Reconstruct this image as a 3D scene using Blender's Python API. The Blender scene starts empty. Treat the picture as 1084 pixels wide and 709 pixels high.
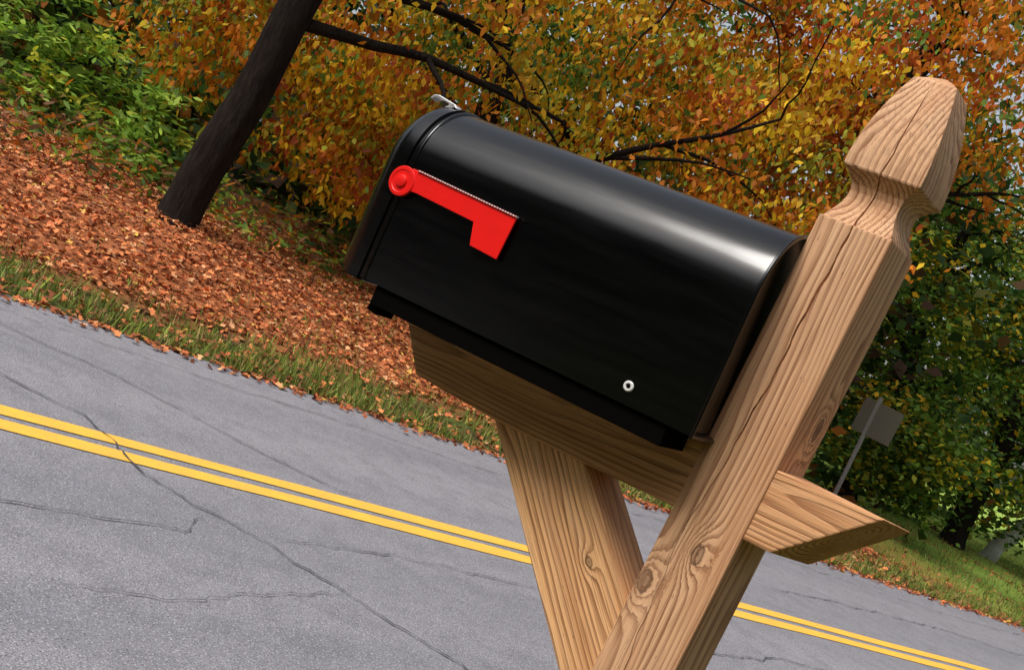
import bpy, bmesh, math, random
import numpy as np
from mathutils import Vector, Matrix
random.seed(7); rng=np.random.default_rng(11)
scene=bpy.context.scene
scene.view_settings.view_transform='Standard'; scene.view_settings.look='None'; scene.view_settings.exposure=0
col=scene.collection

# ---------------------------------------------------------------- helpers
def link(o,parent=None):
    col.objects.link(o)
    if parent is not None: o.parent=parent
    return o
def empty(name,loc=(0,0,0)):
    e=bpy.data.objects.new(name,None); e.empty_display_size=.2; e.location=loc; col.objects.link(e); return e
def mesh_obj(name,verts,faces,mat=None,parent=None,smooth=False,uvless=True):
    me=bpy.data.meshes.new(name); me.from_pydata([tuple(v) for v in verts],[],faces); me.update()
    if mat: me.materials.append(mat)
    if smooth:
        me.polygons.foreach_set("use_smooth",[True]*len(me.polygons))
    o=bpy.data.objects.new(name,me); link(o,parent); return o
def fix_normals(o):
    bm=bmesh.new(); bm.from_mesh(o.data); bmesh.ops.recalc_face_normals(bm,faces=bm.faces); bm.to_mesh(o.data); bm.free()
class NT:
    def __init__(s,name):
        s.m=bpy.data.materials.new(name); s.m.use_nodes=True; s.nt=s.m.node_tree; s.nt.nodes.clear()
        s.out=s.n("ShaderNodeOutputMaterial")
    def n(s,t,**k):
        x=s.nt.nodes.new(t)
        for a,b in k.items(): setattr(x,a,b)
        return x
    def l(s,a,b): s.nt.links.new(a,b)
    def val(s,node,**k):
        for a,b in k.items(): node.inputs[a].default_value=b
        return node
    def math(s,op,a,b=None,c=None,clamp=False):
        x=s.n("ShaderNodeMath",operation=op,use_clamp=clamp)
        for i,v in enumerate((a,b,c)):
            if v is None: continue
            if isinstance(v,(int,float)): x.inputs[i].default_value=v
            else: s.l(v,x.inputs[i])
        return x.outputs[0]
    def mix(s,fac,a,b,mode='MIX'):
        x=s.n("ShaderNodeMix",data_type='RGBA',blend_type=mode)
        for i,v in ((0,fac),(6,a),(7,b)):
            if isinstance(v,(int,float)): x.inputs[i].default_value=v
            elif isinstance(v,tuple): x.inputs[i].default_value=(v[0],v[1],v[2],1)
            else: s.l(v,x.inputs[i])
        return x.outputs[2]
    def ramp(s,fac,stops,interp='LINEAR'):
        x=s.n("ShaderNodeValToRGB"); cr=x.color_ramp; cr.interpolation=interp
        while len(cr.elements)<len(stops): cr.elements.new(.5)
        for e,(p,c) in zip(cr.elements,stops):
            e.position=p; e.color=(c,c,c,1) if isinstance(c,(int,float)) else (c[0],c[1],c[2],1)
        s.l(fac,x.inputs[0]); return x.outputs[0]
    def noise(s,vec,scale,detail=4,rough=.55,dist=0,out=0):
        x=s.n("ShaderNodeTexNoise"); s.val(x,Scale=scale,Detail=detail,Roughness=rough,Distortion=dist)
        if vec is not None: s.l(vec,x.inputs['Vector'])
        return x.outputs[out]
    def mapping(s,vec,scale=(1,1,1),loc=(0,0,0),rot=(0,0,0)):
        x=s.n("ShaderNodeMapping"); x.inputs['Scale'].default_value=scale; x.inputs['Location'].default_value=loc; x.inputs['Rotation'].default_value=rot
        s.l(vec,x.inputs['Vector']); return x.outputs[0]
    def coord(s): return s.n("ShaderNodeTexCoord").outputs['Object']
    def bump(s,h,strength=.3,dist=.01,normal=None):
        x=s.n("ShaderNodeBump"); s.val(x,Strength=strength,Distance=dist); s.l(h,x.inputs['Height'])
        if normal: s.l(normal,x.inputs['Normal'])
        return x.outputs[0]
    def bsdf(s,color,rough=.6,metal=0,normal=None,spec=.5,coat=0,coatr=.1):
        x=s.n("ShaderNodeBsdfPrincipled")
        if isinstance(color,tuple): x.inputs['Base Color'].default_value=(*color,1)
        else: s.l(color,x.inputs['Base Color'])
        if isinstance(rough,(int,float)): x.inputs['Roughness'].default_value=rough
        else: s.l(rough,x.inputs['Roughness'])
        x.inputs['Metallic'].default_value=metal; x.inputs['Specular IOR Level'].default_value=spec
        x.inputs['Coat Weight'].default_value=coat; x.inputs['Coat Roughness'].default_value=coatr
        if normal: s.l(normal,x.inputs['Normal'])
        s.l(x.outputs[0],s.out.inputs[0]); return x

# ---------------------------------------------------------------- materials
def wood_mat(name,off,knots=(),base=(.74,.43,.235),dark=(.24,.085,.03),seed=0.,scale=150.):
    """member-local coordinates, length along Z"""
    N=NT(name); co=N.coord()
    slow=N.noise(N.mapping(co,(6,6,1.3),(seed,seed*.7,seed)),1.0,3,.5,out=1)
    vm=N.n("ShaderNodeVectorMath",operation='MULTIPLY_ADD'); N.l(slow,vm.inputs[0]); vm.inputs[1].default_value=(.06,.06,0); N.l(co,vm.inputs[2])
    vec=vm.outputs[0]
    sep=N.n("ShaderNodeSeparateXYZ"); N.l(N.mapping(vec,(1,1,1),off),sep.inputs[0])
    x,y=sep.outputs[0],sep.outputs[1]
    r=N.math('SQRT',N.math('ADD',N.math('MULTIPLY',x,x),N.math('MULTIPLY',y,y)))
    kn=None
    for (kx,ky,kz,kr) in knots:
        d=N.n("ShaderNodeVectorMath",operation='DISTANCE'); N.l(N.mapping(co,(1,1,.6)),d.inputs[0]); d.inputs[1].default_value=(kx,ky,kz*.6)
        wob=N.noise(co,180,3,.6)
        dd=N.math('ADD',d.outputs['Value'],N.math('MULTIPLY',N.math('SUBTRACT',wob,.5),kr*.7))
        g=N.math('EXPONENT',N.math('MULTIPLY',N.math('POWER',N.math('DIVIDE',dd,kr*2.0),2.0),-1.0))
        r=N.math('ADD',r,N.math('MULTIPLY',g,kr*2.2))
        core=N.ramp(N.math('DIVIDE',dd,kr),[(0,.9),(.35,.45),(.6,.6),(.8,1.),(1.,0)])
        kn=core if kn is None else N.math('MAXIMUM',kn,core)
    ph=N.math('MULTIPLY',r,scale)
    ph=N.math('ADD',ph,N.math('MULTIPLY',N.noise(N.mapping(co,(60,60,1.5)),1,2,.5),.9))
    fr=N.math('FRACT',ph)
    ring=N.ramp(fr,[(0,0),(.40,.10),(.78,.85),(.9,1),(1.,0)])
    rstr=N.ramp(N.noise(N.mapping(co,(40,40,3.0),(seed,2,0)),1,3,.6),[(.3,.45),(.6,1)])
    fine=N.noise(N.mapping(co,(620,620,9)),1,3,.65)
    fine2=N.noise(N.mapping(co,(160,160,3.5),(seed,0,0)),1,4,.6)
    blot=N.noise(N.mapping(co,(14,14,5),(0,seed,3)),1,4,.6)
    tone=N.noise(N.mapping(co,(30,30,2.0),(seed*2,1,0)),1,2,.5)
    spots=N.noise(N.mapping(co,(260,260,60)),1,2,.5)
    c=N.mix(N.math('MULTIPLY',N.math('MULTIPLY',ring,rstr),.95),base,dark)
    c=N.mix(N.ramp(fine2,[(.45,0),(.75,.4)]),c,(.82,.54,.34))
    c=N.mix(N.ramp(fine,[(.3,.7),(.5,0)]),c,(.15,.055,.02))
    c=N.mix(N.ramp(blot,[(.52,0),(.82,.35)]),c,(.38,.25,.17))
    c=N.mix(N.ramp(tone,[(.35,.4),(.6,0)]),c,(.42,.17,.065))
    c=N.mix(N.ramp(spots,[(.70,0),(.78,.7)]),c,(.05,.035,.025))
    if kn is not None: c=N.mix(N.math('MULTIPLY',kn,.85),c,(.08,.035,.018))
    h=N.math('ADD',N.math('MULTIPLY',ring,-.6),N.math('MULTIPLY',fine,.8))
    b=N.bump(h,.6,.0014)
    N.bsdf(c,.72,normal=b,spec=.3)
    return N.m

def plain(name,color,rough=.5,metal=0,**k):
    N=NT(name); co=N.coord(); nz=N.noise(co,90,3)
    c=N.mix(N.ramp(nz,[(.35,0),(.75,.35)]),color,tuple(v*.55 for v in color))
    N.bsdf(c,rough,metal,**k); return N.m

def black_paint():
    N=NT("black_enamel"); co=N.coord()
    dust=N.noise(co,420,2,.7)
    spk=N.ramp(dust,[(.71,0),(.78,1)])
    c=N.mix(N.math('MULTIPLY',spk,.05),(.0009,.0009,.0011),(.25,.25,.24))
    ro=N.ramp(N.noise(N.mapping(co,(2,26,26)),3,4),[(.3,.17),(.75,.27)])
    b=N.bump(N.noise(N.mapping(co,(.5,1,1)),16,2),.06,.006)
    N.bsdf(c,ro,normal=b,spec=.62); return N.m
def red_paint():
    N=NT("red_plastic"); co=N.coord(); nz=N.noise(co,60,3)
    c=N.mix(nz,(.90,.008,.005),(.76,.007,.005)); N.bsdf(c,.42,spec=.4); return N.m

def leaf_mat(name,transl=.35,rough=.6):
    N=NT(name); at=N.n("ShaderNodeAttribute",attribute_name="tint")
    d=N.n("ShaderNodeBsdfPrincipled"); N.l(at.outputs['Color'],d.inputs['Base Color']); N.val(d,Roughness=rough); d.inputs['Specular IOR Level'].default_value=.25
    t=N.n("ShaderNodeBsdfTranslucent"); N.l(at.outputs['Color'],t.inputs[0])
    m=N.n("ShaderNodeMixShader"); m.inputs[0].default_value=transl
    N.l(d.outputs[0],m.inputs[1]); N.l(t.outputs[0],m.inputs[2]); N.l(m.outputs[0],N.out.inputs[0]); return N.m
def bark_mat(name,a=(.035,.026,.02),b=(.10,.08,.062)):
    N=NT(name); co=N.coord()
    n1=N.noise(N.mapping(co,(22,22,3.5)),1.5,6,.7); n2=N.noise(co,3,3)
    c=N.mix(N.ramp(n1,[(.35,0),(.7,1)]),a,b); c=N.mix(N.ramp(n2,[(.5,0),(.8,.35)]),c,tuple(v*1.1 for v in b))
    N.bsdf(c,.9,normal=N.bump(n1,1.,.06),spec=.15); return N.m

def road_mat():
    N=NT("asphalt"); co=N.coord()
    f1=N.noise(co,190,2,.7); f2=N.noise(co,45,3,.6); big=N.noise(co,.8,5,.6); med=N.noise(co,5,6,.7)
    v=N.n("ShaderNodeTexVoronoi"); N.val(v,Scale=85.); N.l(co,v.inputs['Vector'])
    lane=N.noise(N.mapping(N.mapping(co,rot=(0,0,-math.radians(37.2))),(.10,1.5,1)),1,3,.5)
    c=N.mix(big,(.20,.198,.223),(.27,.265,.295))
    c=N.mix(N.ramp(lane,[(.4,0),(.65,.5)]),c,(.34,.33,.355))
    c=N.mix(N.ramp(med,[(.32,.5),(.55,0)]),c,(.15,.147,.168))
    c=N.mix(N.ramp(f1,[(.38,.8),(.5,0)]),c,(.055,.055,.063))
    c=N.mix(N.ramp(v.outputs['Distance'],[(.0,.9),(.30,0)]),c,(.62,.60,.60))
    c=N.mix(N.ramp(f2,[(.55,0),(.75,.35)]),c,(.14,.14,.16))
    b=N.bump(N.math('ADD',f1,N.math('MULTIPLY',f2,.6)),.6,.004)
    N.bsdf(c,.8,normal=b,spec=.3); return N.m
def yellow_mat():
    N=NT("yellow_line_paint"); co=N.coord()
    f1=N.noise(co,120,3,.7); big=N.noise(co,6,4)
    c=N.mix(N.ramp(big,[(.3,0),(.7,1)]),(.88,.50,.05),(.78,.43,.06))
    c=N.mix(N.ramp(f1,[(.36,.85),(.46,0)]),c,(.36,.29,.18))
    N.bsdf(c,.7,normal=N.bump(f1,.3,.003),spec=.3); return N.m
def ground_mat():
    N=NT("ground_soil_grass"); co=N.coord()
    sx=N.n("ShaderNodeVectorMath",operation='DOT_PRODUCT'); N.l(co,sx.inputs[0]); sx.inputs[1].default_value=(-.605,.796,0); q=sx.outputs['Value']
    tx=N.n("ShaderNodeVectorMath",operation='DOT_PRODUCT'); N.l(co,tx.inputs[0]); tx.inputs[1].default_value=(.796,.605,0); t=tx.outputs['Value']
    n1=N.noise(co,30,5,.75); n2=N.noise(co,1.2,4,.6); n3=N.noise(co,60,3,.7)
    leaf=N.mix(N.ramp(n1,[(.3,0),(.7,1)]),(.14,.048,.018),(.60,.21,.085))
    grass=N.mix(N.ramp(n3,[(.3,0),(.7,1)]),(.05,.07,.018),(.18,.22,.05))
    soil=N.mix(n1,(.03,.022,.014),(.08,.055,.03))
    lawnf=N.ramp(N.math('DIVIDE',t,30.),[(.40,0),(.52,1)])
    vergen=N.math('ADD',q,N.math('MULTIPLY',N.math('SUBTRACT',n2,.5),1.2))
    vf=N.ramp(N.math('DIVIDE',vergen,20.),[(.358,1),(.378,0)])
    c=N.mix(vf,leaf,N.mix(N.ramp(n2,[(.4,0),(.6,1)]),soil,grass))
    wood=N.ramp(N.math('DIVIDE',vergen,20.),[(.56,0),(.64,1)])
    c=N.mix(wood,c,soil)
    c=N.mix(lawnf,c,N.mix(N.ramp(n2,[(.35,0),(.7,1)]),(.20,.32,.05),(.34,.44,.09)))
    N.bsdf(c,.95,normal=N.bump(n1,.8,.03),spec=.1); return N.m

M_black=black_paint(); M_red=red_paint()
M_dark=plain("dark_fill",(.0025,.0022,.002),.9,spec=.03)  # near-black; on the board it carries the shade under the mailbox
M_silver=plain("zinc_metal",(.80,.80,.81),.35,metal=.7)
M_white=plain("rivet_paint",(.75,.75,.73),.4)
M_bark=bark_mat("maple_bark",(.006,.0045,.004),(.036,.026,.020)); M_birch=bark_mat("birch_bark",(.50,.48,.45),(.85,.83,.80))
M_leaf=leaf_mat("foliage_leaves",.42); M_litter=leaf_mat("dry_leaves",.1,.7); M_grass=leaf_mat("grass_blades",.25)

# ---------------------------------------------------------------- mailbox post (post frame: x right along front face, y away, z up)
post=empty("mailbox_post",(.255,1.27,0)); post.rotation_euler=(0,0,-math.radians(35))
def interp(x,xs,ys): return float(np.interp(x,xs,ys))
def build_post():
    prof=[(0,.0445),(1.5455,.0445),(1.5475,.0442),(1.5485,.0415),(1.554,.0395),(1.562,.0355),(1.570,.0325),(1.578,.0308),(1.586,.0305),(1.594,.0325),(1.601,.0370),(1.607,.0430),(1.6085,.0450),(1.6105,.0458),(1.622,.0458),(1.635,.0450),(1.65,.0434),(1.665,.0411),(1.68,.0382),(1.695,.0348),(1.708,.0314),(1.719,.0280),(1.7265,.0256),(1.7275,.0250),(1.7345,.0140),(1.7405,.002)]
    zs=list(np.linspace(0,.8,10))+list(np.linspace(.805,1.540,150))+[p[0] for p in prof[1:]]
    zs=sorted(set(round(z,5) for z in zs))
    pz=[p[0] for p in prof]; pw=[p[1] for p in prof]
    cz=[.0,.90,1.0,1.08,1.15,1.20,1.27,1.36,1.45,1.55,1.62,1.74]; cf=[.45,.44,.40,.33,.27,.31,.38,.42,.44,.47,.50,.52]
    nl,nr=9,11; verts=[];rows=[]
    r1=random.Random(3)
    for z in zs:
        hw=interp(z,pz,pw); ch=.0022 if z<1.547 else min(.0010,hw*.2); row=[]
        f=interp(z,cz,cf)+.012*math.sin(z*47)+.008*math.sin(z*131+1)+.006*(r1.random()-.5)
        cx=-hw+2*hw*f; w=(.0009+.0005*math.sin(z*9+1))*(1 if z>.9 else .4)*(.7+.5*r1.random()); dep=.009 if .9<z<1.715 else .001
        if z>1.7: w*=.5
        L=-hw+ch; R=hw-ch
        pts=[]
        for i in range(nl): pts.append((L+(cx-w-L)*i/(nl-1),-hw))
        pts.append((cx,-hw+dep))
        for i in range(nr): pts.append((cx+w+(R-cx-w)*i/(nr-1),-hw))
        m=ch*.29
        pts.append((hw-m,-hw+m))
        for i in range(6): pts.append((hw,-hw+ch+(2*hw-2*ch)*i/5))
        pts.append((hw-m,hw-m))
        for i in range(6): pts.append((hw-ch-(2*hw-2*ch)*i/5,hw))
        pts.append((-hw+m,hw-m))
        for i in range(6): pts.append((-hw,hw-ch-(2*hw-2*ch)*i/5))
        pts.append((-hw+m,-hw+m))
        for (x,y) in pts:
            row.append(len(verts)); verts.append((x+.0445,y+.0445,z))
        rows.append(row)
    faces=[]; n=len(rows[0])
    for a,b in zip(rows,rows[1:]):
        for i in range(n): faces.append((a[i],a[(i+1)%n],b[(i+1)%n],b[i]))
    faces.append(tuple(rows[-1])); faces.append(tuple(reversed(rows[0])))
    mat=wood_mat("post_wood",(-.012,-.105,0),[(.052,0,1.149,.0085),(.010,0,1.092,.010),(.03,.09,.9,.01),(.089,.06,1.33,.010)],seed=1.3,scale=190,base=(.78,.46,.26))
    o=mesh_obj("post",verts,faces,mat,post)
    o.location=(-.0325,0,0); o.rotation_euler=(0,math.radians(1.08),0)
    return o
build_post()

def member(name,poly,theta,d0,thick,mat,parent=post,back=None):
    """poly in (x,z) of the post frame; extruded from y=d0 to d0+thick; mesh local z is the member's length"""
    th=math.radians(theta); P0=Vector((poly[0][0],d0,poly[0][1]))
    zl=Vector((math.cos(th),0,math.sin(th))); yl=Vector((0,1,0)); xl=yl.cross(zl)
    Mx=Matrix((( xl.x,yl.x,zl.x,P0.x),(xl.y,yl.y,zl.y,P0.y),(xl.z,yl.z,zl.z,P0.z),(0,0,0,1)))
    inv=Mx.inverted(); n=len(poly); vs=[]
    for k in (0,1):
        for (x,z) in (poly if k==0 or back is None else back): vs.append(inv@Vector((x,d0+k*thick,z)))
    fs=[tuple(range(n)),tuple(range(2*n-1,n-1,-1))]+[(i,i+n,(i+1)%n+n,(i+1)%n) for i in range(n)]
    o=mesh_obj(name,vs,fs,mat,parent); o.matrix_local=Mx; fix_normals(o)
    b=o.modifiers.new("b",'BEVEL'); b.width=.002; b.segments=2; b.limit_method='ANGLE'
    return o
armM=wood_mat("arm_wood",(.02,-.06,0),[],seed=4.1,scale=180,base=(.78,.41,.19))
ap=[(-.43,1.1635),(-.277,1.1635),(-.006,1.181),(.113,1.189),(.205,1.2765),(.08,1.2715),(-.2,1.2515),(-.493,1.2335)]
ab=list(ap); ab[3]=(.130,1.187); ab[4]=(.214,1.272)
member("arm",ap,3.55,.003,.083,armM,back=ab)
braM=wood_mat("brace_wood",(-.035,-.09,0),[(-.075,0,.22,.005)],seed=8.7,scale=165,base=(.86,.48,.22),dark=(.26,.09,.025))
member("brace",[(-.291,1.168),(-.144,1.178),(-.008,1.054),(-.012,.906)],-42.8,.007,.078,braM)

# ---------------------------------------------------------------- mailbox (frame: x towards the post, y away, z up)
mail=empty("mailbox",(.21,1.21,1.266)); TILT=1.2; KT=math.tan(math.radians(TILT))
mail.rotation_euler=(Matrix.Rotation(math.radians(-29),3,'Z')@Matrix.Rotation(math.radians(-TILT),3,'Y')).to_euler()
W=.18;R=W/2;HS=.162
def arch(scale=1.0,off=0.0,nside=10,narc=40,close=True):
    pts=[]
    for i in range(nside): pts.append((0,HS*i/nside))
    for i in range(narc+1):
        a=math.pi-math.pi*i/narc; pts.append((R+R*math.cos(a),HS+R*math.sin(a)))
    for i in range(nside-1,-1,-1): pts.append((W,HS*i/nside))
    cy,cz=R,.125; out=[]
    for (y,z) in pts:
        yy=cy+(y-cy)*scale; zz=cz+(z-cz)*scale
        out.append((yy,zz))
    return out
def loft(name,secs,mat,parent,cap0=False,cap1=False,sharp=None):
    vs=[];fs=[];n=len(secs[0][1])
    for x,pr in secs:
        for (y,z) in pr: vs.append((x,y,z))
    for k in range(len(secs)-1):
        for i in range(n): 
            j=(i+1)%n; fs.append((k*n+i,k*n+j,(k+1)*n+j,(k+1)*n+i))
    if cap0: fs.append(tuple(range(n)))
    if cap1: fs.append(tuple((len(secs)-1)*n+i for i in range(n)))
    o=mesh_obj(name,vs,fs,mat,parent,smooth=True); fix_normals(o)
    o.data.set_sharp_from_angle(angle=math.radians(40))
    return o
def bead(x,c=.0028,s=1.0):
    out=[]
    for i in range(7):
        a=math.pi*i/6; out.append((x+c*math.cos(a),arch(s+ .022*math.sin(a))))
    return out
X0=.012;X1=-.483
secs=[(X0-.010,arch(.955)),(X0-.006,arch(.96)),(X0,arch(.985))]+bead(X0-.002,.0022,.996)+[(X0-.010,arch(1.0))]
for i in range(1,12): secs.append((X0-.012+(X1+.022-X0)*i/12,arch(1.0)))
secs+=[(X1+.016,arch(1.0))]+bead(X1+.012,.003,1.0)+[(X1+.006,arch(1.0)),(X1,arch(.99))]
loft("body",secs,M_black,mail,cap0=True,cap1=True)
dsec=[(X1+.003,arch(1.012)),(X1+.003,arch(1.026)),(X1-.012,arch(1.026)),(X1-.017,arch(1.018)),(X1-.023,arch(.99)),(X1-.030,arch(.95)),(X1-.038,arch(.87)),(X1-.045,arch(.72)),(X1-.050,arch(.5)),(X1-.052,arch(.25)),(X1-.0525,arch(.02))]
loft("door",dsec,M_black,mail,cap0=True,cap1=True)
def box(name,c,s,mat,parent,rot=(0,0,0),bev=.001):
    vs=[(sx*s[0]/2,sy*s[1]/2,sz*s[2]/2) for sx in(-1,1) for sy in(-1,1) for sz in(-1,1)]
    fs=[(0,1,3,2),(4,6,7,5),(0,4,5,1),(2,3,7,6),(0,2,6,4),(1,5,7,3)]
    o=mesh_obj(name,vs,fs,mat,parent); fix_normals(o); o.location=c; o.rotation_euler=rot
    if bev: 
        b=o.modifiers.new("b",'BEVEL'); b.width=bev; b.segments=2
    return o
def poly_ext(name,poly,y0,y1,mat,parent,bev=.0008):
    n=len(poly); vs=[(x,y0,z) for x,z in poly]+[(x,y1,z) for x,z in poly]
    fs=[tuple(range(n)),tuple(range(2*n-1,n-1,-1))]+[(i,i+n,(i+1)%n+n,(i+1)%n) for i in range(n)]
    o=mesh_obj(name,vs,fs,mat,parent); fix_normals(o)
    if bev:
        b=o.modifiers.new("b",'BEVEL'); b.width=bev; b.segments=2; b.limit_method='ANGLE'
    return o
def ML(s,z): return (-s,z-1.266+KT*s)
def lathe_y(name,c,prof,mat,parent,n=40):
    vs=[];fs=[]
    for r,y in prof:
        for i in range(n):
            a=2*math.pi*i/n; vs.append((c[0]+r*math.cos(a),y,c[1]+r*math.sin(a)))
    for k in range(len(prof)-1):
        for i in range(n):
            j=(i+1)%n; fs.append((k*n+i,k*n+j,(k+1)*n+j,(k+1)*n+i))
    fs.append(tuple(range(n))); fs.append(tuple((len(prof)-1)*n+i for i in range(n)))
    o=mesh_obj(name,vs,fs,mat,parent,smooth=True); fix_normals(o); o.data.set_sharp_from_angle(angle=math.radians(35)); return o
fl=[ML(.462,1.4085),ML(.2935,1.4045),ML(.2965,1.349),ML(.339,1.351),ML(.3475,1.3785),ML(.4425,1.3815),ML(.462,1.380)]
poly_ext("flag_arm",fl,-.0085,-.0055,M_red,mail)
lathe_y("flag_pivot",ML(.470,1.3885),[(.0195,-.0045),(.0200,-.0085),(.0190,-.0098),(.0150,-.0100),(.0140,-.0092),(.0085,-.0092),(.0078,-.0112),(.006,-.0120),(.001,-.0122)],M_red,mail)
lip=[ML(.452,1.4095),ML(.2935,1.4057),ML(.2935,1.4040),ML(.452,1.4078)]
N=NT("worn_edge"); wv=N.n("ShaderNodeTexWave"); N.val(wv,Scale=75.,Distortion=2.); N.l(N.coord(),wv.inputs['Vector'])
N.bsdf(N.mix(N.ramp(wv.outputs[1],[(.4,0),(.6,1)]),(.8,.75,.74),(.5,.05,.04)),.5)
poly_ext("flag_lip",lip,-.0105,-.004,N.m,mail,.0003)
lathe_y("rivet",ML(.079,1.2845),[(.0062,.001),(.0062,-.0012),(.0050,-.0022),(.0034,-.0022),(.0028,-.0010),(.0024,-.0010)],M_white,mail,24)
lathe_y("rivet_core",ML(.079,1.2845),[(.0024,-.0006),(.0024,-.0016),(.001,-.0018)],M_dark,mail,16)
zc_=HS+R-.003; xo=X1-.006
poly_ext("latch_tab",[(xo+.006,zc_+.0005),(xo+.000,zc_+.0055),(xo-.030,zc_+.0105),(xo-.038,zc_+.009),(xo-.042,zc_+.004),(xo-.040,zc_+.002),(xo-.035,zc_+.0065),(xo-.028,zc_+.0075),(xo-.002,zc_+.002)],R-.034,R-.018,M_silver,mail)
poly_ext("door_tab",[(X1-.006,zc_+.001),(X1-.008,zc_+.006),(X1-.012,zc_+.006),(X1-.022,zc_-.004)],R-.034,R-.020,M_silver,mail)
box("mounting_board_shade",(-.235,R-.004,-.0125),(.43,W-.016,.025),M_dark,mail)  # fills the gap above the arm, coloured near-black to stand for its shade
box("dark_block",(-.456,.045,-.019),(.016,.04,.034),M_dark,mail,rot=(0,math.radians(8),0))  # small near-black block under the front end of the box

# ---------------------------------------------------------------- ground, road  (road frame: t along, q across)
T=np.array([.796,.605]);Q=np.array([-.605,.796])
def tq(t,q): return (T[0]*t+Q[0]*q, T[1]*t+Q[1]*q)
def sstep(x,a,b):
    y=np.clip((x-a)/(b-a),0,1); return y*y*(3-2*y)
def height(t,q):
    t=np.asarray(t,float);q=np.asarray(q,float)
    far=np.interp(q,[6.6,7.2,9.3,12,20,60,400],[.0,.06,.45,.75,1.2,2,3])
    k=1-.88*sstep(t,8,14)
    near=np.interp(q,[-400,-20,0,1.7,2.2],[1.0,.3,.1,.05,0])
    base=np.where(q>6.6,far*k,np.where(q<2.2,near,-.02))
    off=np.where((q>6.9)|(q<1.9),1.,0.)
    return base+off*(.025*np.sin(t*1.7+q*.9)+.018*np.sin(t*3.9-q*2.7)+.01*np.sin(t*9.1+q*7))
ts=np.concatenate([[-400,-250,-150,-90,-60,-40,-25],np.arange(-16,34,.25),[36,39,43,50,60,80,110,160,240,400]])
qs=np.concatenate([[-400,-200,-100,-50,-25,-12,-6],np.arange(-3,2.1,.3),[2.15,2.2,6.6,6.65],np.arange(6.75,14,.2),np.arange(14.5,30,1.0),[33,38,45,60,90,150,250,400]])
TT,QQ=np.meshgrid(ts,qs,indexing='ij'); HH=height(TT,QQ)
XX=T[0]*TT+Q[0]*QQ; YY=T[1]*TT+Q[1]*QQ
nt_,nq_=TT.shape; vv=np.stack([XX,YY,HH],-1).reshape(-1,3)
fs=[(i*nq_+j,(i+1)*nq_+j,(i+1)*nq_+j+1,i*nq_+j+1) for i in range(nt_-1) for j in range(nq_-1)]
g=mesh_obj("ground",vv.tolist(),fs,ground_mat(),None,smooth=True)

def strip(name,pts_l,pts_r,z,mat):
    n=len(pts_l); vs=[(*p,z) for p in pts_l]+[(*p,z) for p in pts_r]
    return mesh_obj(name,vs,[(i,i+1,n+i+1,n+i) for i in range(n-1)],mat)
tr=np.concatenate([[-300,-100,-40],np.arange(-20,40,.3),[60,120,300]])
rr=random.Random(5)
strip("road",[tq(t,2.17+.03*math.sin(t*1.3)) for t in tr][::-1],[tq(t,6.62+.03*math.sin(t*1.7)+.03*rr.random()) for t in tr][::-1],.004,road_mat())
lines=empty("road_centre_lines")
YM=yellow_mat()
for k,(a,b) in enumerate(((4.235,4.35),(4.415,4.53))):
    o=strip("line_%d"%(k+1),[tq(t,a+.006*math.sin(t*3+k)+.004*rr.random()) for t in tr][::-1],[tq(t,b+.006*math.sin(t*2.3)+.004*rr.random()) for t in tr][::-1],.008,YM); o.parent=lines
def crack(pts,w,seed,vs,fs,z=.0125):
    r=random.Random(seed); P=[]
    w=w*.65
    for a,b in zip(pts,pts[1:]):
        L=math.dist(a,b); n=max(3,int(L/.03))
        for i in range(n): P.append((a[0]+(b[0]-a[0])*i/n,a[1]+(b[1]-a[1])*i/n))
    P.append(pts[-1]); off=0
    base=len(vs); m=len(P)
    for i,p in enumerate(P):
        a=P[max(0,i-1)];b=P[min(m-1,i+1)]; d=Vector((b[0]-a[0],b[1]-a[1])).normalized(); n_=Vector((-d.y,d.x))
        off=off*.9+r.uniform(-.014,.014); ww=w*(.3+1.2*r.random())*min(1,i/6+.2,(m-1-i)/6+.2)
        for s in(-1,1): vs.append((p[0]+n_.x*(off+s*ww/2),p[1]+n_.y*(off+s*ww/2),z))
    for i in range(m-1):
        k=base+2*i; fs.append((k,k+2,k+3,k+1))
vs=[];fs=[]
crack([(-3.2,5.5),(-2.34,5.60),(-1.88,5.63),(-1.29,5.57),(-.60,5.49),(-.30,5.45)],.013,1,vs,fs)
crack([(-2.6,4.86),(-1.90,4.76),(-1.53,4.72),(-1.20,4.46),(-.86,4.32),(-.60,4.25),(-.14,4.11),(.30,3.93),(.8,3.6)],.013,2,vs,fs)
crack([(-1.6,3.3),(-1.22,3.47),(-1.04,3.65),(-.73,3.93),(-.74,4.2)],.008,3,vs,fs)
crack([tq(t,6.1+.1*math.sin(t)) for t in np.arange(1,20,1.0)],.012,4,vs,fs)
crack([(-.46,4.34),(-.05,4.83),(.58,5.36),(1.5,5.9)],.008,5,vs,fs)
crack([(1.2,5.2),(2.2,6.3),(3.5,7.0),(4.6,8.2)],.012,6,vs,fs)
crack([tq(t,5.2+.15*math.sin(t*.8)) for t in np.arange(7,26,1.0)],.014,7,vs,fs)
crack([(-.2,3.3),(.3,3.5),(.9,4.3)],.007,8,vs,fs)
crack([(-.9,3.1),(-.6,3.35),(-.4,3.75),(-.14,4.11)],.006,9,vs,fs)
mesh_obj("road_cracks",vs,fs,plain("crack_tar",(.07,.069,.077),.95))  # cracks drawn as thin dark tar-coloured strips

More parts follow.
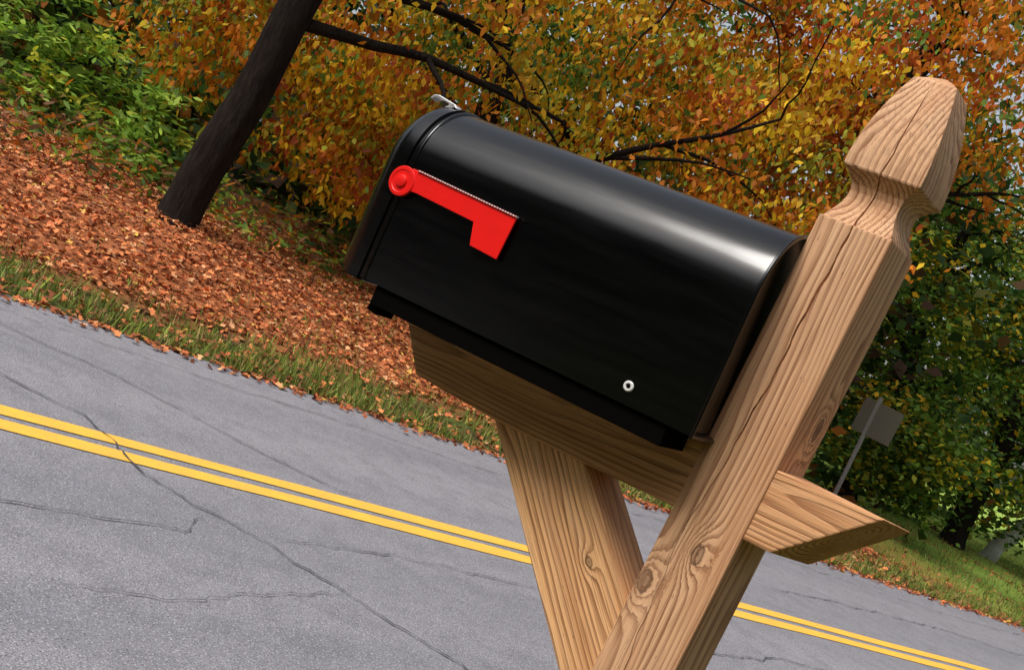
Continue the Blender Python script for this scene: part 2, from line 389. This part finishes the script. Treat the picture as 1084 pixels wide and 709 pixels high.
# ---------------------------------------------------------------- leaf clouds
def leaf_shape(kind):
    if kind=='maple':
        p=[(0,-.5),(.45,-.12),(.2,.06),(.3,.36),(0,.55),(-.3,.36),(-.2,.06),(-.45,-.12)]
    elif kind=='kite': p=[(0,-.5),(.33,-.05),(0,.55),(-.33,-.05)]
    elif kind=='long': p=[(0,-.5),(.16,-.15),(.12,.25),(0,.5),(-.12,.25),(-.16,-.15)]
    elif kind=='hang': p=[(0,-.55),(.30,-.16),(.20,.2),(0,.6),(-.20,.2),(-.30,-.16)]
    elif kind=='blade': p=[(-.5,0),(.5,0),(.12,1.),(-.12,1.)]
    return np.array([(x,y,0) for x,y in p])
def leaf_cloud(name,pos,size,colr,kind='kite',mat=None,parent=None,tilt=1.0,curl=.25,axes=None,hang=False):
    n=len(pos); sh=leaf_shape(kind); k=len(sh)
    if axes is None:
        if hang:
            ya=rng.normal(size=(n,3))*.6; ya[:,2]-=1.0; ya/=np.linalg.norm(ya,axis=1)[:,None]
            h=rng.normal(size=(n,3)); xa=np.cross(h,ya); xa/=np.linalg.norm(xa,axis=1)[:,None]; nz=np.cross(xa,ya)
        else:
            yaw=rng.uniform(0,2*np.pi,n); nz=rng.normal(size=(n,3)); nz[:,2]=np.abs(nz[:,2])+ (1/tilt-1)
            nz/=np.linalg.norm(nz,axis=1)[:,None]
            h=np.stack([np.cos(yaw),np.sin(yaw),np.zeros(n)],1)
            xa=np.cross(h,nz); xa/=np.linalg.norm(xa,axis=1)[:,None]; ya=np.cross(nz,xa)
    else: xa,ya,nz=axes
    s=np.broadcast_to(np.asarray(size,float),(n,))[:,None,None] if not isinstance(size,tuple) else None
    if s is None:
        sx,sy=size; L=sh[None,:,0,None]*xa[:,None,:]*np.asarray(sx)[:,None,None]+sh[None,:,1,None]*ya[:,None,:]*np.asarray(sy)[:,None,None]
    else:
        L=(sh[None,:,0,None]*xa[:,None,:]+sh[None,:,1,None]*ya[:,None,:]+ (np.abs(sh[None,:,0,None])*curl)*nz[:,None,:])*s
    V=(pos[:,None,:]+L).reshape(-1,3)
    me=bpy.data.meshes.new(name); me.vertices.add(n*k); me.vertices.foreach_set("co",V.astype(np.float32).ravel())
    me.loops.add(n*k); me.loops.foreach_set("vertex_index",np.arange(n*k,dtype=np.int32))
    me.polygons.add(n); me.polygons.foreach_set("loop_start",(np.arange(n)*k).astype(np.int32)); me.polygons.foreach_set("loop_total",np.full(n,k,dtype=np.int32))
    me.update(calc_edges=True)
    at=me.color_attributes.new("tint",'FLOAT_COLOR','POINT')
    c=np.concatenate([np.clip(colr,0,.9),np.ones((n,1))],1); at.data.foreach_set("color",np.repeat(c,k,axis=0).astype(np.float32).ravel())
    me.materials.append(mat or M_leaf)
    o=bpy.data.objects.new(name,me); link(o,parent); return o
GOLD=np.array([.86,.52,.025]);ORAN=np.array([.80,.27,.022]);RUST=np.array([.56,.12,.022]);YG=np.array([.46,.46,.04]);GRN=np.array([.16,.28,.035]);DGRN=np.array([.050,.110,.022]);BROWN=np.array([.24,.12,.05])
def pick(n,pal,w):
    idx=rng.choice(len(pal),size=n,p=np.array(w)/sum(w)); return np.array(pal)[idx]
def clusters(cent,cr,per,pal,w,jit=.25,cflat=.5,own=.8):
    m=len(cent); pos=np.repeat(cent,per,axis=0)+rng.normal(size=(m*per,3))*np.array([cr,cr,cr*cflat])
    cc=np.repeat(pick(m,pal,w)*rng.uniform(.5,1.1,(m,1)),per,axis=0); oc=pick(m*per,pal,w); mk=(rng.random(m*per)<own)[:,None]
    c=np.where(mk,cc,oc)*rng.uniform(1-jit*1.4,1+jit,(m*per,1))*rng.uniform(.93,1.07,(m*per,3)); return pos,c
def in_box(m,lo,hi): return rng.uniform(lo,hi,(m,3))
def in_ell(m,c,r,shell=.0):
    d=rng.normal(size=(m,3)); d/=np.linalg.norm(d,axis=1)[:,None]; rad=rng.uniform(shell**3,1,(m,1))**(1/3); return np.array(c)+d*rad*np.array(r)

def tube(vs,fs,P,Rr,n=9):
    base=len(vs); m=len(P)
    for i in range(m):
        a=Vector(P[max(0,i-1)]);b=Vector(P[min(m-1,i+1)]); d=(b-a).normalized(); x=d.orthogonal().normalized()
        if i>0:
            x=(px_-d*px_.dot(d)).normalized()
        px_=x; y=d.cross(x)
        for j in range(n):
            an=2*math.pi*j/n; w=1+.08*math.sin(j*2.4+i*.5); p=Vector(P[i])+(x*math.cos(an)+y*math.sin(an))*Rr[i]*w; vs.append(tuple(p))
    for i in range(m-1):
        for j in range(n):
            k=(j+1)%n; fs.append((base+i*n+j,base+i*n+k,base+(i+1)*n+k,base+(i+1)*n+j))
def tree_wood(parent,path,radii,limbs,seed,mat=M_bark,reach=3.,ztip=1.0,start=.3):
    r=random.Random(seed); vs=[];fs=[]
    P=[];Rd=[]
    m=22
    xs=[i/(len(path)-1) for i in range(len(path))]
    for i in range(m):
        u=i/(m-1); p=[np.interp(u,xs,[q[k] for q in path]) for k in range(3)]
        P.append((p[0]+.014*math.sin(i*.9+seed),p[1]+.02*math.sin(i*1.3),p[2])); rad=float(np.interp(u,xs,radii))
        if i==0: rad*=1.3
        if i==1: rad*=1.06
        Rd.append(rad)
    tube(vs,fs,P,Rd,14)
    for k in range(limbs):
        u=start+(1-start)*(k+.5)/limbs; i=min(m-2,int(u*(m-1))); o=Vector(P[i]); a=r.uniform(0,2*math.pi) if k%3 else r.uniform(-.6,.6)+(math.pi if k%2 else 0)
        L=reach*(1.15-.6*u)*r.uniform(.7,1.1); d=Vector((math.cos(a),math.sin(a)*.8,r.uniform(.15,.8)*ztip)).normalized()
        pts=[];rad=[];q=o.copy();r0=Rd[i]*r.uniform(.35,.5)
        ns=12
        for s in range(ns):
            pts.append(tuple(q));rad.append(r0*(1-s/ns)**.9+.006)
            d=(d+Vector((r.uniform(-.2,.2),r.uniform(-.2,.2),r.uniform(-.16,.12)))).normalized(); q=q+d*L/ns
            if s>2 and s%2==0:
                e=(d+Vector((r.uniform(-1,1),r.uniform(-1,1),r.uniform(-.5,.4)))).normalized(); qq=q.copy(); tp=[];tr_=[]
                for z in range(7):
                    tp.append(tuple(qq)); tr_.append(rad[-1]*.55*(1-z/7)+.004); e=(e+Vector((r.uniform(-.25,.25),r.uniform(-.25,.25),r.uniform(-.25,.1)))).normalized(); qq=qq+e*L*.07
                tube(vs,fs,tp,tr_,5)
        tube(vs,fs,pts,rad,7)
    return mesh_obj("trunk",vs,fs,mat,parent,smooth=True)

# maple on the bank (leaning dark trunk)
A=empty("maple_tree")
tree_wood(A,[(-3.0,9.5,.25),(-2.88,9.55,1.5),(-2.76,9.6,2.8),(-2.6,9.7,4.3),(-2.3,9.9,8.5)],[.17,.165,.155,.13,.06],9,2,reach=3.2,start=.42)
cA=np.concatenate([in_ell(115,(-2.9,10.6,4.6),(2.9,2.0,2.6),.3),in_ell(50,(-3.6,11.6,2.2),(1.3,.7,1.0)),in_ell(42,(-2.1,11.3,1.9),(1.1,.7,.9))])
p,c=clusters(cA,.20,95,[GOLD,ORAN,YG,RUST,GRN],[5,2.8,1.6,.9,.7],cflat=.7)
leaf_cloud("foliage",p,rng.uniform(.055,.10,len(p)),c,'hang',parent=A,hang=True)
# second maple
B=empty("maple_tree.001")
tree_wood(B,[(-.95,12.2,.5),(-1.1,12.1,1.8),(-1.28,12.0,3.0),(-1.5,12,4.4),(-1.3,12.2,8)],[.16,.14,.12,.10,.04],10,5,reach=4.,start=.2)
pal=[GOLD,ORAN,YG,RUST,GRN]
for lo,m,w in (((-1.6,12.6,4.2),95,[4.5,2.6,2.2,.9,2.2]),((1.3,12.6,4.6),95,[3.4,4,1,2.6,1.1])):
    p,c=clusters(in_ell(m,lo,(2.4,1.6,2.9),.2),.22,95,pal,w,cflat=.7); leaf_cloud("foliage",p,rng.uniform(.055,.105,len(p)),c,'hang',parent=B,hang=True)
cB=np.concatenate([in_ell(76,(1.0,12.3,2.9),(2.2,1.0,1.5)),in_ell(42,(-1.3,12.6,1.9),(1.4,.7,.8))])
p,c=clusters(cB,.22,95,pal,[5,3,1.5,1.2,.8],cflat=.7)
leaf_cloud("foliage",p,rng.uniform(.055,.105,len(p)),c,'hang',parent=B,hang=True)
# third maple, rusty crown to the right
Cc=empty("maple_tree.002")
tree_wood(Cc,[(3.3,14.6,.2),(3.35,14.6,2.5),(3.2,14.5,5),(3.4,14.4,9)],[.17,.15,.12,.05],9,9,reach=3.,start=.5)
cC=np.concatenate([in_ell(250,(3.0,14.2,6.9),(3.8,1.8,2.9),.2),in_ell(45,(1.6,13.8,4.0),(1.5,.8,1.0))])
p,c=clusters(cC,.26,95,[RUST,ORAN,GOLD,YG,GRN],[3.0,4.0,2.6,.9,1.0],cflat=.65)
leaf_cloud("foliage",p,rng.uniform(.065,.115,len(p)),c,'hang',parent=Cc,hang=True)
# green trees on the right
for k,(x,y,rx,hz,zc,m) in enumerate(((6.3,19.5,2.2,3.2,3.6,190),(9.2,21.5,2.6,3.6,4.2,210),(12.8,22.5,3.0,4.2,4.6,200),(6.2,17.2,1.0,.9,1.4,55))):
    if k<3:
        G=empty("green_tree" + (".%03d"%k if k else ""))
        z0=float(height(x*T[0]+y*T[1],x*Q[0]+y*Q[1]))-.1
        tree_wood(G,[(x,y,z0),(x+.1,y,2),(x-.1,y,4),(x,y,zc+hz*.7)],[.22,.18,.13,.04],9,20+k,reach=rx*1.1,start=.3)
        par=G
    else: par=None
    ce=in_ell(m,(x,y,zc),(rx,rx*.8,hz),.35)
    p,c=clusters(ce,.32,80,[DGRN,GRN,YG,GOLD],[3.2,4.0,1.5,.7 if k!=1 else 1.2],jit=.35)
    leaf_cloud("foliage" if par else "roadside_bush",p,rng.uniform(.08,.15,len(p)),c,'kite',parent=par,tilt=.7)
# birch
Bi=empty("birch_tree")
tree_wood(Bi,[(10.15,22.0,.0),(10.28,21.9,.5),(10.58,21.8,1.2),(10.9,21.9,3.6)],[.17,.14,.12,.05],4,31,mat=M_birch,reach=1.2,start=.75)
ce=in_ell(50,(10.9,21.9,3.2),(1.2,1.0,1.1)); p,c=clusters(ce,.3,50,[GRN,DGRN,YG],[3,3,1]); leaf_cloud("foliage",p,rng.uniform(.09,.14,len(p)),c,'kite',parent=Bi)
# green bushes on the left bank
for k,(x,y,z,rx,rz,m) in enumerate(((-5.6,10.9,1.25,1.1,.85,80),(-4.5,10.9,.95,.8,.75,62),(-3.75,10.9,.75,.5,.55,30),(-7.4,11.2,1.3,1.3,.9,60))):
    ce=in_ell(m,(x,y,z),(rx,.6,rz),.3)
    p,c=clusters(ce,.12,46,[GRN*1.6,np.array([.42,.60,.08]),YG,DGRN],[4,4,1.2,.9],jit=.3)
    leaf_cloud("bush" + (".%03d"%k if k else ""),p,rng.uniform(.07,.15,len(p)),c,'long',tilt=.6)

def wood_mass(name,boxes,size,pal,w,cr,per):
    P=[];C_=[]
    for lo,hi,m in boxes:
        ce=in_box(m,lo,hi); p,c=clusters(ce,cr,per,pal,w,jit=.4,cflat=.7); P.append(p);C_.append(c)
    P=np.concatenate(P);C_=np.concatenate(C_); P[:,2]=np.maximum(P[:,2],.1)
    return leaf_cloud(name,P,rng.uniform(size*.7,size*1.3,len(P)),C_,'kite',tilt=.8)
wood_mass("distant_trees",[((-26,17,.3),(6,22,7),600),((-34,23,.3),(10,28,11),500),((6,25,.2),(34,34,8),650),((34,20,.2),(60,50,14),300),((-14,13.5,.6),(2,16,2.6),200)],.27,[DGRN*.8,GRN*.6,YG*.5,BROWN*.5,ORAN*.5],[5,3,1.2,1,.8],.6,44)
wood_mass("added_rear_trees",[((-30,-22,.2),(30,-14,14),650),((-30,-18,.2),(-20,10,13),450),((18,-18,.2),(28,2,12),350)],1.3,[DGRN*.7,GRN*.4,BROWN*.5],[5,3,1],1.0,12)  # unseen trees added behind the camera to keep the mailbox side's reflection dark

# undergrowth weeds between bank and trees
n=9000; t=rng.uniform(-5,9,n); q=9.6+np.abs(rng.normal(size=n))*1.2; x=T[0]*t+Q[0]*q; y=T[1]*t+Q[1]*q
z=height(t,q)+rng.uniform(0,.55,n)*np.exp(-rng.random(n))
c=pick(n,[BROWN,GRN,YG*.7,DGRN,ORAN*.7],[3.5,3,1.5,1.5,1])*rng.uniform(.6,1.2,(n,1))
leaf_cloud("undergrowth",np.stack([x,y,z],1),rng.uniform(.05,.13,n),c,'long',tilt=.9)

# fallen leaves
def scatter(n,tr_,qr): return rng.uniform(*tr_,n),rng.uniform(*qr,n)
Ps=[];Cs=[]
def addleaf(t,q,pal,w,lift=.03,z=None):
    zz=(height(t,q) if z is None else z)+rng.uniform(.004,lift,len(t)); Ps.append(np.stack([T[0]*t+Q[0]*q,T[1]*t+Q[1]*q,zz],1)); Cs.append(pick(len(t),pal,w)*rng.uniform(.45,1.15,(len(t),1)))
LP=[np.array([.74,.25,.085]),np.array([.60,.165,.06]),np.array([.80,.40,.19]),np.array([.30,.095,.04]),np.array([.72,.43,.08])]; LW=[4,3,1.8,2.4,.5]
addleaf(*scatter(48000,(-4,12),(7.4,11.5)),LP,LW,.05)
addleaf(*scatter(3600,(-4,14),(6.6,7.5)),LP,[2,3,1,4,.4],.06)
addleaf(*scatter(2200,(12,30),(6.6,12)),LP,LW,.04)
t=rng.uniform(-4,24,2600); q=6.62-np.abs(rng.normal(size=2600))*.09; addleaf(t,q,LP,[2,3,1,4,.5],.02,z=np.full(2600,.004))
addleaf(*scatter(1200,(-5,8),(-2,2.0)),LP,LW,.04)
P=np.concatenate(Ps);C_=np.concatenate(Cs)
leaf_cloud("fallen_leaves",P,rng.uniform(.028,.06,len(P)),C_,'maple',mat=M_litter,tilt=.35,curl=.5)

# grass
def grass(name,t,q,hmin,hmax,pal,w,wd=.006):
    n=len(t); z=height(t,q)-.005; pos=np.stack([T[0]*t+Q[0]*q,T[1]*t+Q[1]*q,z],1)
    a=rng.uniform(0,2*np.pi,n); xa=np.stack([np.cos(a),np.sin(a),0*a],1); le=rng.normal(size=(n,3))*.35; le[:,2]=1; le/=np.linalg.norm(le,axis=1)[:,None]
    hh=rng.uniform(hmin,hmax,n); c=pick(n,pal,w)*rng.uniform(.6,1.25,(n,1))
    return leaf_cloud(name,pos,(np.full(n,wd*2)*rng.uniform(.6,1.4,n),hh),c,'blade',mat=M_grass,axes=(xa,le,xa))
GP=[np.array([.21,.30,.05]),np.array([.32,.38,.07]),np.array([.46,.36,.14]),np.array([.10,.16,.03]),np.array([.30,.16,.08])]
t1=rng.uniform(-5,26,56000); q1=6.60+np.abs(rng.normal(size=56000))*.42
cl=(np.sin(t1*2.1)+np.sin(t1*5.3+q1*4)+np.sin(t1*13+q1*9)*.6+rng.normal(size=56000)*.6)>-.8; t1=t1[cl];q1=q1[cl]
t2=rng.uniform(-4,12,9000); q2=rng.uniform(7,11,9000); cl=(np.sin(t2*1.3+1)+np.sin(q2*2.3+t2*2.2))>.3; t2=t2[cl];q2=q2[cl]
t3=rng.uniform(12,40,22000); q3=rng.uniform(6.8,14,22000)
t4=rng.uniform(-6,9,8000); q4=rng.uniform(-2.5,2.15,8000)
grass("grass",np.concatenate([t1,t2,t3,t4]),np.concatenate([q1,q2,q3,q4]),.03,.12,GP,[4,3.4,2.0,2,1.5])

# ---------------------------------------------------------------- road sign (seen from behind)
S=empty("road_sign",(4.46,14.0,0))
sz0=float(height(4.46*T[0]+14*T[1],4.46*Q[0]+14*Q[1]))
signM=plain("aluminium_sign_back",(.06,.056,.036),.7,metal=.0)
box("sign_post",(0,.03,sz0+.85),(.045,.03,1.75),plain("galvanised_post",(.17,.17,.16),.6),S,rot=(0,0,.5))
box("sign_panel",(.07,0,1.52),(.50,.006,.44),signM,S,rot=(0,math.radians(2),math.radians(-25)),bev=.002)

# ---------------------------------------------------------------- light
w=bpy.data.worlds.new("World"); scene.world=w; w.use_nodes=True; nt=w.node_tree; nt.nodes.clear()
sk=nt.nodes.new("ShaderNodeTexSky"); sk.sky_type='NISHITA'; sk.sun_disc=False; sk.sun_elevation=math.radians(56); sk.sun_rotation=math.radians(228); sk.dust_density=4.0; sk.air_density=1.2
hs=nt.nodes.new("ShaderNodeHueSaturation"); hs.inputs['Saturation'].default_value=.4
bg=nt.nodes.new("ShaderNodeBackground"); bg.inputs[1].default_value=.15; ow=nt.nodes.new("ShaderNodeOutputWorld")
nt.links.new(sk.outputs[0],hs.inputs['Color']); nt.links.new(hs.outputs[0],bg.inputs[0]); nt.links.new(bg.outputs[0],ow.inputs[0])
sl=bpy.data.lights.new("sun",'SUN'); sl.energy=3.0; sl.angle=math.radians(26); sl.color=(1,.96,.90)
so=bpy.data.objects.new("sun",sl); col.objects.link(so)
el=math.radians(56); az=math.radians(228); sd=Vector((math.sin(az)*math.cos(el),math.cos(az)*math.cos(el),math.sin(el))); so.rotation_euler=sd.to_track_quat('Z','Y').to_euler()

# ---------------------------------------------------------------- camera
cam=bpy.data.cameras.new("camera"); cam.sensor_width=36; cam.lens=36*1200/1084; cam.clip_start=.02; cam.clip_end=2000
co=bpy.data.objects.new("camera",cam); col.objects.link(co)
f=1200.;pp=math.atan(66/f);ro=math.radians(25)
fw=Vector((0,math.cos(pp),-math.sin(pp))); up0=Vector((0,math.sin(pp),math.cos(pp))); rt0=Vector((1,0,0))
rt=rt0*math.cos(ro)+up0*math.sin(ro); up=-rt0*math.sin(ro)+up0*math.cos(ro)
m=Matrix((rt,up,-fw)).transposed().to_4x4(); m.translation=Vector((0,0,1.35)); co.matrix_world=m
scene.camera=co
